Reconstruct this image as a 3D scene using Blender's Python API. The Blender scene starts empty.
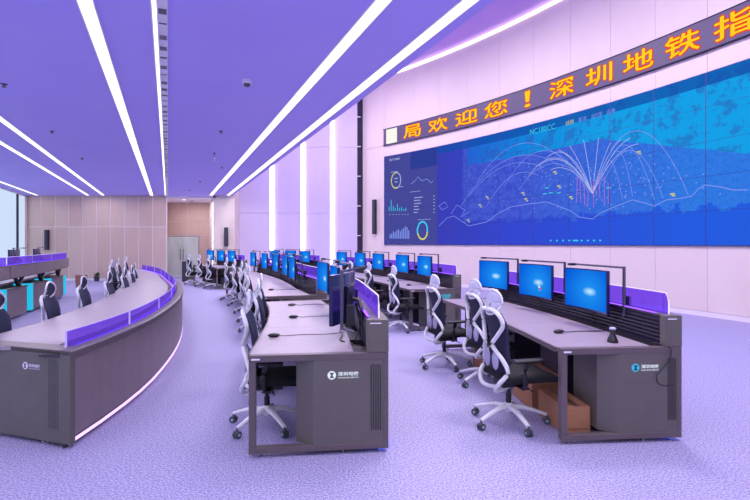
import bpy, bmesh, math, random
from mathutils import Vector, Matrix
random.seed(7)
scene = bpy.context.scene
COL = scene.collection

# ------------------------------------------------------------------ camera, world, exposure
EYE, F, HOR = 1.57, 500.0, 243.5
cam_d = bpy.data.cameras.new('camera'); cam = bpy.data.objects.new('camera', cam_d); COL.objects.link(cam)
cam.location = (0, 0, EYE); cam.rotation_euler = (math.pi/2, 0, 0)
cam_d.sensor_width = 36; cam_d.lens = 24.0; cam_d.shift_y = -(250-HOR)/750.0
cam_d.clip_start = .05; cam_d.clip_end = 200
scene.camera = cam
world = bpy.data.worlds.new('world'); scene.world = world; world.use_nodes = True
bg = world.node_tree.nodes['Background']; bg.inputs[0].default_value = (.85, .83, 1.0, 1); bg.inputs[1].default_value = .82
vs = scene.view_settings
vs.view_transform = 'Standard'; vs.look = 'None'; vs.exposure = 0.0; vs.gamma = 1.0; vs.use_curve_mapping = False

AX = Vector((-.382, .924)); AX.normalize()          # room axis (direction of the ceiling lines)
YAW = math.atan2(-AX.x, AX.y)
LOWZ, HIGHZ, BACKY = 3.6, 8.72, 21.2
def area_light(name, loc, sx, sy, power, color, rot=(0, 0, 0)):
    d = bpy.data.lights.new(name, 'AREA'); d.shape = 'RECTANGLE'; d.size = sx; d.size_y = sy
    d.energy = power; d.color = color
    o = bpy.data.objects.new(name, d); COL.objects.link(o); o.location = loc; o.rotation_euler = rot
    return o
# light of the recessed ceiling lines (one lamp just under each line)
STRIPS = [(-2.42, 4.17, .115), (-1.845, 4.17, .035), (.067, 4.17, .12), (.79, 4.17, .12),
          (-6.07, 8.09, .10), (-7.5, 10.0, .10), (-12.2, 16.2, .10)]
def on_strip(px, py, Y): return Vector((px + AX.x/AX.y*(Y-py), Y))
for i, (sx_, sy_, w_) in enumerate(STRIPS):
    y0, y1 = -4.0, 20.7
    a = on_strip(sx_, sy_, y0); b = on_strip(sx_, sy_, y1); m = (a+b)/2
    area_light('strip_lamp', (m.x, m.y, LOWZ-.04), w_, (b-a).length, 132 if w_ > .05 else 50, (1, .93, .98), (0, 0, YAW))
for hx, hy in ((3.9, 3.5), (3.2, 8.5), (1.2, 13), (-1.6, 17.5)):
    area_light('hall_fill_lamp', (hx, hy, HIGHZ-.1), 1.6, 1.6, 340, (1, .93, .93), (0, 0, YAW))  # unseen area lamps, added to light the hall and wash its wall

area_light('recess_fill_lamp', (-8.4, 22.4, 3.46), 1.2, .8, 34, (.97, .95, 1))  # extra lamp, added to brighten the recess and its doors

# ------------------------------------------------------------------ materials
def lin(c):
    return tuple((x/255/12.92 if x/255 <= .04045 else ((x/255+.055)/1.055)**2.4) for x in c) + (1,)
def mat(name, rgb, rough=.5, metal=0, spec=.5, noise=None, emis=None, es=1, alpha=1, bump=None, coat=0):
    m = bpy.data.materials.new(name); m.use_nodes = True; nt = m.node_tree
    p = nt.nodes['Principled BSDF']
    p.inputs['Base Color'].default_value = lin(rgb); p.inputs['Roughness'].default_value = rough
    p.inputs['Metallic'].default_value = metal; p.inputs['Specular IOR Level'].default_value = spec
    p.inputs['Coat Weight'].default_value = coat
    if alpha < 1: p.inputs['Alpha'].default_value = alpha
    if emis: p.inputs['Emission Color'].default_value = lin(emis); p.inputs['Emission Strength'].default_value = es
    if noise or bump:
        tc = nt.nodes.new('ShaderNodeTexCoord'); mp = nt.nodes.new('ShaderNodeMapping')
        nt.links.new(tc.outputs['Object'], mp.inputs[0])
        n = nt.nodes.new('ShaderNodeTexNoise'); nt.links.new(mp.outputs[0], n.inputs['Vector'])
    if noise:
        rgb2, scale, stretch, contrast = noise
        mp.inputs['Scale'].default_value = stretch; n.inputs['Scale'].default_value = scale
        n.inputs['Detail'].default_value = 4
        r = nt.nodes.new('ShaderNodeValToRGB'); nt.links.new(n.outputs[0], r.inputs[0])
        r.color_ramp.elements[0].position = .5-contrast; r.color_ramp.elements[1].position = .5+contrast
        r.color_ramp.elements[0].color = lin(rgb); r.color_ramp.elements[1].color = lin(rgb2)
        nt.links.new(r.outputs[0], p.inputs['Base Color'])
    if bump:
        b = nt.nodes.new('ShaderNodeBump'); b.inputs['Strength'].default_value = bump
        nt.links.new(n.outputs[0], b.inputs['Height']); nt.links.new(b.outputs[0], p.inputs['Normal'])
        if not noise: n.inputs['Scale'].default_value = 60
    return m
def emit(name, rgb, s=1.0):
    m = bpy.data.materials.new(name); m.use_nodes = True; nt = m.node_tree; nt.nodes.clear()
    e = nt.nodes.new('ShaderNodeEmission'); o = nt.nodes.new('ShaderNodeOutputMaterial')
    e.inputs[0].default_value = lin(rgb); e.inputs[1].default_value = s
    nt.links.new(e.outputs[0], o.inputs[0]); return m
M = {}
M['ceiling'] = mat('ceiling_violet_light_tint', (184, 170, 255), .75, noise=((190, 176, 255), 1.2, (1, 1, 1), .3))  # violet light falling on the ceiling is put into its base colour
M['high_ceiling'] = mat('hall_ceiling', (196, 160, 236), .8, noise=((204, 168, 238), .8, (1, 1, 1), .3))
M['recess_ceiling'] = mat('recess_ceiling', (225, 215, 240), .8, noise=((232, 224, 244), 1, (1, 1, 1), .3))
M['floor'] = mat('speckled_carpet', (112, 104, 154), .7, spec=.3, noise=((188, 182, 222), 75, (1, 1, 1), .17))
M['white_wall'] = mat('white_wall_panel', (220, 204, 200), .6, noise=((226, 211, 207), 1.5, (1, 1, .4), .3))
M['purple_wall'] = mat('pale_wall_panel', (208, 192, 226), .55, noise=((214, 200, 230), 1.2, (1, 1, .4), .3))
M['joint'] = mat('joint_strip', (236, 228, 238), .5, noise=((226, 220, 232), 3, (1, 1, 1), .3))
M['wood'] = mat('grained_wood_panel', (196, 168, 160), .5, noise=((210, 184, 178), 9, (4, 4, .12), .28))
M['wood2'] = mat('grained_wood_panel_dark', (190, 160, 152), .5, noise=((204, 176, 170), 9, (4, 4, .12), .28))
M['dark_gap'] = mat('dark_recess', (42, 36, 60), .8, noise=((52, 46, 72), 3, (1, 1, 1), .3))
M['desk_top'] = mat('laminate_worktop', (148, 134, 150), .38, spec=.5, noise=((158, 144, 160), 14, (1, 1, 1), .3))
M['desk_edge'] = mat('brown_edge', (92, 80, 86), .42, noise=((100, 88, 94), 8, (1, 1, 1), .3))
M['desk_side'] = mat('grey_brown_side', (98, 93, 90), .38, metal=.15, noise=((106, 101, 98), 6, (1, 1, 1), .3))
M['fascia'] = mat('taupe_fascia', (122, 106, 112), .42, noise=((132, 116, 122), 6, (1, 1, 1), .3))
M['dark_body'] = mat('dark_carcass', (52, 44, 58), .5, noise=((60, 52, 66), 6, (1, 1, 1), .3))
M['black'] = mat('black_plastic', (22, 20, 28), .4, noise=((30, 28, 38), 12, (1, 1, 1), .3))
M['casing'] = mat('gloss_casing_blue_reflection', (26, 28, 74), .22, noise=((32, 34, 84), 12, (1, 1, 1), .3))  # dark gloss with its blue reflection put into the base colour
M['slat'] = mat('black_slat', (34, 30, 52), .3, noise=((42, 38, 62), 12, (1, 1, 1), .3))
M['metal'] = mat('grey_metal', (92, 88, 104), .3, metal=.8, noise=((104, 100, 116), 12, (1, 1, 1), .3))
M['chrome'] = mat('foot_metal', (190, 190, 200), .25, metal=.9, noise=((200, 200, 210), 12, (1, 1, 1), .3))
M['white_plastic'] = mat('white_frame', (224, 224, 232), .35, noise=((230, 230, 238), 12, (1, 1, 1), .3))
M['mesh'] = mat('navy_mesh', (24, 26, 50), .7, noise=((44, 48, 84), 160, (1, 1, 1), .2))
M['light_mesh'] = mat('pale_mesh', (176, 174, 208), .6, noise=((206, 204, 230), 160, (1, 1, 1), .2))
M['dark_mesh'] = mat('dark_headrest_mesh', (40, 40, 62), .6, noise=((62, 62, 88), 160, (1, 1, 1), .2))
M['seat'] = mat('black_fabric', (14, 14, 22), .9, noise=((24, 24, 34), 90, (1, 1, 1), .2))
M['lumbar'] = mat('grey_lumbar', (170, 168, 204), .5, noise=((182, 180, 214), 12, (1, 1, 1), .3))
M['caster'] = mat('caster_grey', (58, 66, 78), .4, noise=((72, 82, 92), 12, (1, 1, 1), .3))
M['caster_hub'] = mat('caster_hub', (150, 176, 180), .4, noise=((160, 184, 190), 12, (1, 1, 1), .3))
M['card'] = mat('cardboard', (168, 116, 84), .8, noise=((182, 130, 98), 10, (1, 1, 6), .3))
M['tape'] = mat('box_tape', (120, 82, 70), .4, noise=((128, 90, 76), 10, (1, 1, 1), .3))
M['leaf'] = mat('leaf', (48, 84, 44), .6, noise=((70, 110, 60), 10, (1, 1, 1), .3))
M['bin'] = mat('brown_bin', (150, 92, 84), .5, noise=((160, 104, 92), 10, (1, 1, 1), .3))
M['speaker'] = mat('speaker_grille', (48, 46, 70), .6, noise=((60, 58, 84), 60, (1, 1, 1), .2))
M['white'] = mat('white_paint', (235, 232, 245), .5, noise=((240, 238, 248), 3, (1, 1, 1), .3))
M['bezel'] = mat('display_bezel', (40, 50, 120), .5, noise=((46, 56, 130), 3, (1, 1, 1), .3))
M['led_body'] = mat('led_banner_face', (58, 46, 78), .5, noise=((66, 52, 86), 30, (1, 1, 1), .2), emis=(92, 78, 116), es=.55)
M['strip'] = emit('ceiling_line_light', (255, 250, 255), 1.9)
M['wall_strip'] = emit('wall_line_light', (255, 240, 244), 8.0)
M['cove'] = emit('cove_light', (255, 244, 236), 2.6)
M['base_led'] = emit('base_led', (226, 190, 255), 1.6)
M['blue_led'] = emit('blue_led', (40, 90, 255), 3.5)
M['violet_led'] = emit('violet_led', (110, 60, 255), 5.5)
M['cyan_glass'] = emit('cyan_lit_panel', (40, 190, 235), 1.0)
M['edge_lit'] = emit('lit_glass_edge', (226, 214, 255), 1.3)
M['edge_soft'] = emit('soft_lit_edge', (186, 168, 255), 1.0)
M['window'] = emit('frosted_daylight_pane', (206, 224, 250), 1.0)
M['logo_white'] = emit('logo_white', (226, 238, 255), 1.0)
M['logo_cyan'] = emit('logo_cyan', (70, 190, 235), .9)
M['logo_violet'] = emit('logo_violet', (200, 190, 255), .9)
M['led_red'] = emit('led_red', (238, 60, 44), 1.0)
M['led_yellow'] = emit('led_yellow', (255, 206, 36), 1.05)
M['led_white'] = emit('led_white', (250, 250, 240), 1.0)
M['map_line'] = emit('map_line', (130, 150, 240), 1.0)
M['map_pale'] = emit('map_pale', (196, 200, 250), .9)
M['map_pink'] = emit('map_pink', (176, 110, 215), .9)
M['map_cyan'] = emit('map_cyan', (60, 205, 235), 1.0)
M['map_yellow'] = emit('map_yellow', (206, 204, 110), 1.0)
M['map_white'] = emit('map_white', (170, 180, 230), .9)

def glass(name, tint, amount, glow, gs):
    m = bpy.data.materials.new(name); m.use_nodes = True; nt = m.node_tree; nt.nodes.clear()
    o = nt.nodes.new('ShaderNodeOutputMaterial'); t = nt.nodes.new('ShaderNodeBsdfTransparent')
    g = nt.nodes.new('ShaderNodeBsdfGlossy'); e = nt.nodes.new('ShaderNodeEmission')
    t.inputs[0].default_value = lin(tint); g.inputs['Roughness'].default_value = .08
    e.inputs[0].default_value = lin(glow); e.inputs[1].default_value = gs
    m1 = nt.nodes.new('ShaderNodeMixShader'); m1.inputs[0].default_value = .08
    nt.links.new(t.outputs[0], m1.inputs[1]); nt.links.new(g.outputs[0], m1.inputs[2])
    m2 = nt.nodes.new('ShaderNodeMixShader'); m2.inputs[0].default_value = amount
    nt.links.new(m1.outputs[0], m2.inputs[1]); nt.links.new(e.outputs[0], m2.inputs[2])
    nt.links.new(m2.outputs[0], o.inputs[0]); return m
M['glass'] = glass('violet_edge_lit_glass', (200, 170, 255), .34, (132, 84, 248), .9)
M['glass_light'] = glass('pale_violet_glass', (206, 180, 255), .34, (128, 84, 238), .85)
M['door_glass'] = mat('frosted_door_glass', (168, 180, 184), .25, noise=((214, 224, 226), 1.2, (1, 1, .5), .2))

def screen_material():
    m = bpy.data.materials.new('lit_desktop_screen'); m.use_nodes = True; nt = m.node_tree; nt.nodes.clear()
    L = nt.links.new
    o = nt.nodes.new('ShaderNodeOutputMaterial'); e = nt.nodes.new('ShaderNodeEmission'); L(e.outputs[0], o.inputs[0])
    tc = nt.nodes.new('ShaderNodeTexCoord')
    mp = nt.nodes.new('ShaderNodeMapping'); mp.inputs['Location'].default_value = (-.04, 0, -.19)
    mp2 = nt.nodes.new('ShaderNodeMapping'); mp2.inputs['Scale'].default_value = (8.0, 0, 22.0); mp2.inputs['Rotation'].default_value = (0, .5, 0)
    L(tc.outputs['Object'], mp.inputs[0]); L(mp.outputs[0], mp2.inputs[0])
    g = nt.nodes.new('ShaderNodeTexGradient'); g.gradient_type = 'SPHERICAL'; L(mp2.outputs[0], g.inputs[0])
    mpb = nt.nodes.new('ShaderNodeMapping'); mpb.inputs['Scale'].default_value = (2.1, 0, 3.0); L(mp.outputs[0], mpb.inputs[0])
    gb = nt.nodes.new('ShaderNodeTexGradient'); gb.gradient_type = 'SPHERICAL'; L(mpb.outputs[0], gb.inputs[0])
    r = nt.nodes.new('ShaderNodeValToRGB'); L(gb.outputs['Fac'], r.inputs[0])
    r.color_ramp.elements[0].color = lin((4, 84, 216)); r.color_ramp.elements[1].color = lin((30, 150, 246))
    mx = nt.nodes.new('ShaderNodeMix'); mx.data_type = 'RGBA'
    L(g.outputs['Fac'], mx.inputs[0]); L(r.outputs[0], mx.inputs[6]); mx.inputs[7].default_value = lin((190, 240, 255))
    L(mx.outputs[2], e.inputs[0]); e.inputs[1].default_value = 1.0
    return m
M['screen'] = screen_material()

# ------------------------------------------------------------------ mesh helpers
def tag(o, label=None, cat=None, group=None, kind=None):
    if label: o['label'] = label
    if cat: o['category'] = cat
    if group: o['group'] = group
    if kind: o['kind'] = kind
    return o
def smooth(me):
    for p in me.polygons: p.use_smooth = True
class MB:
    def __init__(s): s.v = []; s.f = []
    def hexa(s, p):             # 8 points: bottom loop then top loop
        n = len(s.v); s.v += [tuple(x) for x in p]
        for q in ((3, 2, 1, 0), (4, 5, 6, 7), (0, 1, 5, 4), (1, 2, 6, 5), (2, 3, 7, 6), (3, 0, 4, 7)):
            s.f.append(tuple(n+i for i in q))
        return s
    def box(s, x0, x1, y0, y1, z0, z1):
        return s.hexa([(x0, y0, z0), (x1, y0, z0), (x1, y1, z0), (x0, y1, z0), (x0, y0, z1), (x1, y0, z1), (x1, y1, z1), (x0, y1, z1)])
    def prism(s, poly, lo, hi, fn):     # poly list of (a,b); fn(a,b,c)->point
        n = len(s.v); k = len(poly)
        s.v += [tuple(fn(a, b, lo)) for a, b in poly] + [tuple(fn(a, b, hi)) for a, b in poly]
        s.f.append(tuple(range(n+k-1, n-1, -1))); s.f.append(tuple(range(n+k, n+2*k)))
        for i in range(k):
            j = (i+1) % k; s.f.append((n+i, n+j, n+k+j, n+k+i))
        return s
    def tube(s, pts, r, seg=8, flat=1.0, ups=None, closed=False):
        n = len(s.v); pts = [Vector(p) for p in pts]; N = len(pts)
        rr = r if isinstance(r, (list, tuple)) else [r]*N
        for i, p in enumerate(pts):
            if closed: t = (pts[(i+1) % N]-pts[i-1]).normalized()
            else: t = (pts[min(i+1, N-1)]-pts[max(i-1, 0)]).normalized()
            up = Vector((0, 0, 1)) if ups is None else Vector(ups)
            if abs(t.dot(up)) > .97: up = Vector((0, 1, 0)) if abs(t.y) < .9 else Vector((1, 0, 0))
            a = t.cross(up).normalized(); b = a.cross(t).normalized()
            for k in range(seg):
                an = 2*math.pi*k/seg
                s.v.append(tuple(p+a*math.cos(an)*rr[i]+b*math.sin(an)*rr[i]*flat))
        m = N if closed else N-1
        for i in range(m):
            i2 = (i+1) % N
            for k in range(seg):
                k2 = (k+1) % seg
                s.f.append((n+i*seg+k, n+i*seg+k2, n+i2*seg+k2, n+i2*seg+k))
        if not closed:
            s.f.append(tuple(n+k for k in range(seg-1, -1, -1))); s.f.append(tuple(n+(N-1)*seg+k for k in range(seg)))
        return s
    def lathe(s, prof, c=(0, 0, 0), seg=16, axis='z'):
        n = len(s.v)
        for r, h in prof:
            for k in range(seg):
                a = 2*math.pi*k/seg; x, y = r*math.cos(a), r*math.sin(a)
                q = (x, y, h) if axis == 'z' else ((h, x, y) if axis == 'x' else (x, h, y))
                s.v.append((c[0]+q[0], c[1]+q[1], c[2]+q[2]))
        for i in range(len(prof)-1):
            for k in range(seg):
                k2 = (k+1) % seg; s.f.append((n+i*seg+k, n+i*seg+k2, n+(i+1)*seg+k2, n+(i+1)*seg+k))
        s.f.append(tuple(n+k for k in range(seg-1, -1, -1))); m = n+(len(prof)-1)*seg
        s.f.append(tuple(m+k for k in range(seg)))
        return s
    def sphere(s, c, r, seg=12, rings=8):
        prof = [(max(1e-3, math.sin(math.pi*i/rings))*1, -math.cos(math.pi*i/rings)) for i in range(rings+1)]
        n = len(s.v); s.lathe(prof, (0, 0, 0), seg)
        for i in range(n, len(s.v)):
            x, y, z = s.v[i]; s.v[i] = (c[0]+x*r[0], c[1]+y*r[1], c[2]+z*r[2])
        return s
    def grid(s, fn, nu, nv, thick=None):
        n = len(s.v)
        for i in range(nu+1):
            for j in range(nv+1): s.v.append(tuple(fn(i/nu, j/nv)))
        for i in range(nu):
            for j in range(nv):
                a = n+i*(nv+1)+j; s.f.append((a, a+nv+1, a+nv+2, a+1))
        return s
    def mesh(s, name, m, sm=False):
        me = bpy.data.meshes.new(name); me.from_pydata(s.v, [], s.f); me.materials.append(m); me.update()
        bm = bmesh.new(); bm.from_mesh(me); bmesh.ops.recalc_face_normals(bm, faces=bm.faces); bm.to_mesh(me); bm.free()
        if sm:
            smooth(me)
            try: me.set_sharp_from_angle(angle=math.radians(40))
            except Exception: pass
        return me
    def build(s, name, m, parent=None, sm=False, bevel=0, solid=0):
        o = bpy.data.objects.new(name, s.mesh(name, m, sm)); COL.objects.link(o)
        if parent is not None: o.parent = parent
        if solid:
            md = o.modifiers.new('solid', 'SOLIDIFY'); md.thickness = solid; md.offset = 0
        if bevel:
            md = o.modifiers.new('bevel', 'BEVEL'); md.width = bevel; md.segments = 2; md.limit_method = 'ANGLE'
        return o
def empty(name, loc=(0, 0, 0), rz=0):
    o = bpy.data.objects.new(name, None); COL.objects.link(o); o.location = loc; o.rotation_euler = (0, 0, rz)
    o.empty_display_size = .2
    return o
def copy_tree(o, parent=None):
    c = o.copy(); COL.objects.link(c); c.parent = parent
    for ch in list(o.children): copy_tree(ch, c)
    return c
def struct(o): o['kind'] = 'structure'; return o

def text_verts(body, size, offset=0.0, extrude=0.0):
    cu = bpy.data.curves.new('text', 'FONT'); cu.body = body; cu.size = size; cu.offset = offset; cu.extrude = extrude
    cu.align_x = 'CENTER'; cu.align_y = 'CENTER'; cu.resolution_u = 2
    o = bpy.data.objects.new('text', cu); COL.objects.link(o)
    dg = bpy.context.evaluated_depsgraph_get(); dg.update()
    me = bpy.data.meshes.new_from_object(o.evaluated_get(dg))
    v = [tuple(x.co) for x in me.vertices]; f = [tuple(p.vertices) for p in me.polygons]
    bpy.data.objects.remove(o); bpy.data.meshes.remove(me)
    return v, f
def text_obj(name, body, m, parent, fn, size, offset=0, fit=None, shifts=None):
    """fn(x,y) -> 3D point; fit=(w,h) rescales the text to that size"""
    v, f = text_verts(body, size, offset)
    if fit and v:
        xs = [p[0] for p in v]; ys = [p[1] for p in v]
        cx, cy = (min(xs)+max(xs))/2, (min(ys)+max(ys))/2; kx = fit[0]/(max(xs)-min(xs)); ky = fit[1]/(max(ys)-min(ys))
        v = [((p[0]-cx)*kx, (p[1]-cy)*ky, 0) for p in v]
    if shifts:
        n0 = len(v); v0, f0 = v, f; v, f = [], []
        for k, (dx, dy) in enumerate(shifts):
            v = v+[(p[0]+dx, p[1]+dy, 0) for p in v0]; f = f+[tuple(i+k*n0 for i in q) for q in f0]
    me = bpy.data.meshes.new(name); me.from_pydata([tuple(fn(p[0], p[1])) for p in v], [], f); me.materials.append(m); me.update()
    o = bpy.data.objects.new(name, me); COL.objects.link(o); o.parent = parent
    return o

# ------------------------------------------------------------------ room shell
U = Vector((AX.x, AX.y)); W = Vector((AX.y, -AX.x))       # W points toward the video wall side
def floor_poly(name, pts, z0, z1, m, parent=None):
    return MB().prism(pts, z0, z1, lambda a, b, c: (a, b, c)).build(name, m, parent)
LC = Vector((-14.75, BACKY))                              # left far corner
LN = LC - U*28.5                                          # left near corner
E0 = Vector((1.0, 4.17)); EN = E0 - U*9.9; EF = E0 + U*18.45     # edge of the low ceiling
struct(floor_poly('floor', [(-17, 25.5), (-17, -6.5), (13, -6.5), (13, 25.5)], -.1, 0, M['floor']))
struct(floor_poly('ceiling', [(LN.x, LN.y), (EN.x, EN.y), (EF.x, EF.y), (LC.x, LC.y)], LOWZ, LOWZ+.25, M['ceiling']))
struct(floor_poly('ceiling_high', [(-8, 24.5), (-8, -6.5), (12.5, -6.5), (12.5, 24.5)], HIGHZ, HIGHZ+.2, M['high_ceiling']))
# upstand above the edge of the low ceiling
n_ = W*.12
struct(floor_poly('trim_1', [(EN.x-n_.x, EN.y-n_.y), (EN.x, EN.y), (EF.x, EF.y), (EF.x-n_.x, EF.y-n_.y)], LOWZ+.25, HIGHZ, M['ceiling']))

# back wall of wood panels with pale joints
wb = struct(empty('wall_back', (0, BACKY, 0)))
MB().box(-14.75, -8.86, .008, .12, 0, LOWZ).build('backing', M['joint'], wb)
jx = [-14.72] + [(x-375)/500*BACKY for x in (41, 55, 68.6, 82.4, 96.2, 110.2, 124.4, 138.6, 152.4)] + [-8.86]
random.seed(3)
for i in range(len(jx)-1):
    for z0, z1 in ((.09, 2.265), (2.285, LOWZ-.002)):
        MB().box(jx[i]+.012, jx[i+1]-.012, 0, .03, z0, z1).build('wood_panel', M['wood'] if random.random() < .6 else M['wood2'], wb)
struct(MB().box(-14.75, -8.86, BACKY-.015, BACKY+.03, 0, .085).build('baseboard_back', M['joint']))
# recess with the doors
RY = 23.8
wr = struct(empty('wall_recess', (0, RY, 0)))
MB().box(-10.2, -7.75, .02, .12, 0, 3.5).build('backing', M['joint'], wr)
for x0, x1, z0, z1 in ((-9.95, -8.93, 1.97, 2.6), (-8.91, -7.88, 1.97, 2.6), (-9.95, -8.93, 2.62, 3.5), (-8.91, -7.88, 2.62, 3.5), (-8.36, -7.88, 0, 1.95)):
    MB().box(x0, x1, 0, .02, z0, z1).build('wood_panel', M['wood2'], wr)
P_ = lambda a, b, c: (a, b, c)
struct(MB().prism([(-8.91, BACKY+.125), (-9.03, BACKY+.125), (-10.05, RY), (-9.93, RY)], 0, 3.5, P_).build('wall_recess_left', M['wood']))
struct(MB().prism([(-6.89, BACKY+.05), (-6.77, BACKY+.05), (-7.76, RY), (-7.88, RY)], 0, 3.5, P_).build('wall_recess_right', M['white_wall']))
struct(MB().prism([(-8.86, BACKY), (-6.75, BACKY), (-7.7, RY+.1), (-10.1, RY+.1)], 3.5, 3.6, P_).build('ceiling_recess', M['recess_ceiling']))
struct(MB().prism([(-6.93, BACKY+.12), (-6.90, BACKY+.12), (-6.98, BACKY+.45), (-7.02, BACKY+.45)], .1, 3.3, P_).build('recess_edge_glow', M['wall_strip']))  # emissive strip stands in for cove light on the recess side wall
dr = struct(empty('door_1', (0, RY-.03, 0)))
for x0, x1 in ((-9.93, -9.17), (-9.15, -8.4)):
    lf = MB().box(x0, x1, 0, .025, .04, 1.9).build('door_leaf', M['door_glass'], dr)
    MB().box(x0 + (.68 if x0 < -9.5 else .04), x0 + (.71 if x0 < -9.5 else .07), -.05, -.02, .8, 1.3).box(x0+(.68 if x0 < -9.5 else .04), x0+(.71 if x0 < -9.5 else .07), -.05, 0, .84, .87).box(x0+(.68 if x0 < -9.5 else .04), x0+(.71 if x0 < -9.5 else .07), -.05, 0, 1.22, 1.25).build('door_handle', M['chrome'], lf)
MB().box(-9.97, -8.36, -.01, .03, 1.9, 1.94).box(-8.4, -8.36, -.01, .03, 0, 1.9).build('door_frame', M['chrome'], dr)
MB().box(-9.95, -8.36, -.03, 0, .0, .035).build('door_floor_reflection', M['white'], dr)  # white strip stands in for the bright floor reflection below the doors
# pier right of the recess and tall pale wall with light lines
struct(MB().prism([(-6.87, BACKY), (-5.95, BACKY), (-5.95, BACKY+.68), (-6.75, BACKY+.68)], 0, HIGHZ, P_).build('wall_pier', M['white_wall']))
PY = 21.9
wp = struct(empty('wall_pale', (0, PY, 0)))
MB().box(-6.0, -.75, .14, .24, 0, HIGHZ).build('backing', M['white'], wp)
lx = [-4.51, -3.15, -1.86]
edges = [-5.97] + lx + [-.78]
for i in range(4):
    x0 = edges[i] + (.0 if i == 0 else .04); x1 = edges[i+1] - (.10 if i < 3 else 0)
    for z0, z1 in ((0, 2.9), (2.91, 5.8), (5.81, HIGHZ-.01)):
        MB().prism([(x0, .11 if i else .0), (x1, 0), (x1, .139), (x0, .139)], z0, z1, P_).build('wall_panel', M['purple_wall'], wp)
for i, x in enumerate(lx):
    o = MB().box(x-.095, x+.035, PY+.06, PY+.135, .15, HIGHZ-.3).build('wall_light_line', M['wall_strip'])
    tag(o, ['vertical light line in the pale wall, farthest left of three', 'vertical light line in the pale wall, middle of three',
            'vertical light line in the pale wall, nearest the dark gap'][i], 'wall light', 'light lines in the pale wall')

# left wall: daylight windows
wl = struct(empty('wall_left', (LC.x, LC.y, 0), 0))
def lw(t, d, z): q = U*(-t) + W*d; return (q.x, q.y, z)
MB().prism([(0, 0), (28.5, 0), (28.5, -.15), (0, -.15)], 3.54, LOWZ, lambda a, b, c: lw(a, b, c)).build('lintel', M['white'], wl)
MB().prism([(0, 0), (28.5, 0), (28.5, -.15), (0, -.15)], 0, .12, lambda a, b, c: lw(a, b, c)).build('sill', M['white'], wl)
ts = [0.0, 1.33, 4.0] + [4.0+2.6*k for k in range(1, 10)]
for i in range(len(ts)-1):
    w = MB().prism([(ts[i]+.06, -.06), (ts[i+1]-.06, -.06), (ts[i+1]-.06, -.09), (ts[i]+.06, -.09)], .12, 3.54, lambda a, b, c: lw(a, b, c)).build('window_%d' % (i+1), M['window'])
    w.location = (LC.x, LC.y, 0); struct(w)
    MB().prism([(ts[i+1]-.05, 0), (ts[i+1]+.05, 0), (ts[i+1]+.05, -.14), (ts[i+1]-.05, -.14)], .12, 3.54, lambda a, b, c: lw(a, b, c)).build('mullion', M['dark_gap'], wl)
MB().prism([(-.02, .02), (.10, .02), (.10, -.14), (-.02, -.14)], 0, LOWZ-.005, lambda a, b, c: lw(a, b, c)).build('corner_post', M['wood2'], wl)

# ------------------------------------------------------------------ curved video wall
A_, B_, C_ = Vector((.42, 21.1)), Vector((5.17, 14.8)), Vector((7.43, 9.91))
def circ(a, b, c):
    d = 2*(a.x*(b.y-c.y)+b.x*(c.y-a.y)+c.x*(a.y-b.y))
    ux = (a.length_squared*(b.y-c.y)+b.length_squared*(c.y-a.y)+c.length_squared*(a.y-b.y))/d
    uy = (a.length_squared*(c.x-b.x)+b.length_squared*(a.x-c.x)+c.length_squared*(b.x-a.x))/d
    return Vector((ux, uy)), (Vector((ux, uy))-a).length
CC, CR = circ(A_, B_, C_)
ang0 = math.atan2(A_.y-CC.y, A_.x-CC.x)                  # s=0 at the left edge of the screen
def wpt(s, z, off=0.0):                                  # off > 0 comes toward the room
    a = ang0 - s/CR
    return Vector((CC.x+(CR-off)*math.cos(a), CC.y+(CR-off)*math.sin(a), z))
def pix_s(px, py=None):                                  # where a view ray meets the wall
    k = (px-375)/F
    A = k*k+1; B = -2*(k*CC.x+CC.y); Cq = CC.length_squared-CR*CR
    Y = (-B+math.sqrt(B*B-4*A*Cq))/(2*A); X = k*Y
    s = (ang0-math.atan2(Y-CC.y, X-CC.x))*CR
    return s if py is None else (s, EYE-(py-HOR)*Y/F)
S_L = pix_s(362.5); S_R = 22.0
print('wall', CR, 'joints', [round(pix_s(x), 2) for x in (385, 411, 438, 468, 500, 534, 570, 611, 655, 707, 750)])
def wslab(name, s0, s1, z0, z1, off0, off1, m, parent, n=None, ss=None):
    b = MB(); n = n or max(1, int((s1-s0)/1.2+.5)); base = parent.location if parent is not None else Vector()
    if ss: n = len(ss)-1
    else: ss = [s0+(s1-s0)*i/n for i in range(n+1)]
    ring = []
    for s in ss:
        ring.append([tuple(wpt(s, z0, off0)-base), tuple(wpt(s, z0, off1)-base), tuple(wpt(s, z1, off1)-base), tuple(wpt(s, z1, off0)-base)])
    b.v = [p for r in ring for p in r]
    for i in range(n):
        for k in range(4): b.f.append((i*4+k, i*4+(k+1) % 4, i*4+4+(k+1) % 4, i*4+4+k))
    b.f.append((0, 1, 2, 3)); b.f.append((n*4+3, n*4+2, n*4+1, n*4))
    return b.build(name, m, parent)
SB, ST, BB, BT = 1.53, 5.22, 5.70, 6.36
ww = struct(empty('wall_right', tuple(wpt(8, 0))))
wslab('backing', S_L, S_R, 0, HIGHZ, -.25, -.02, M['joint'], ww, 22)
CW = 1.215
J = [0, 1.5, 2.96, 4.44, 5.9, 7.31, 8.65, 9.95, 11.2, 12.44, 13.68, 14.92, 16.16, 17.4]
cols = [S_L+.01] + J + [18.6, 19.8, 21.0]
for i in range(len(cols)-1):
    s0, s1 = cols[i]+.004, cols[i+1]-.004
    rows = ((.11, SB-.03), (ST+.02, BB-.02), (BT+.02, HIGHZ-.14))
    if i == 0: rows = ((.11, 5.68), (5.69, HIGHZ-.14))
    for z0, z1 in rows:
        wslab('wall_panel', s0, s1, z0, z1, -.02, 0, M['white_wall'], ww, 1)
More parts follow.
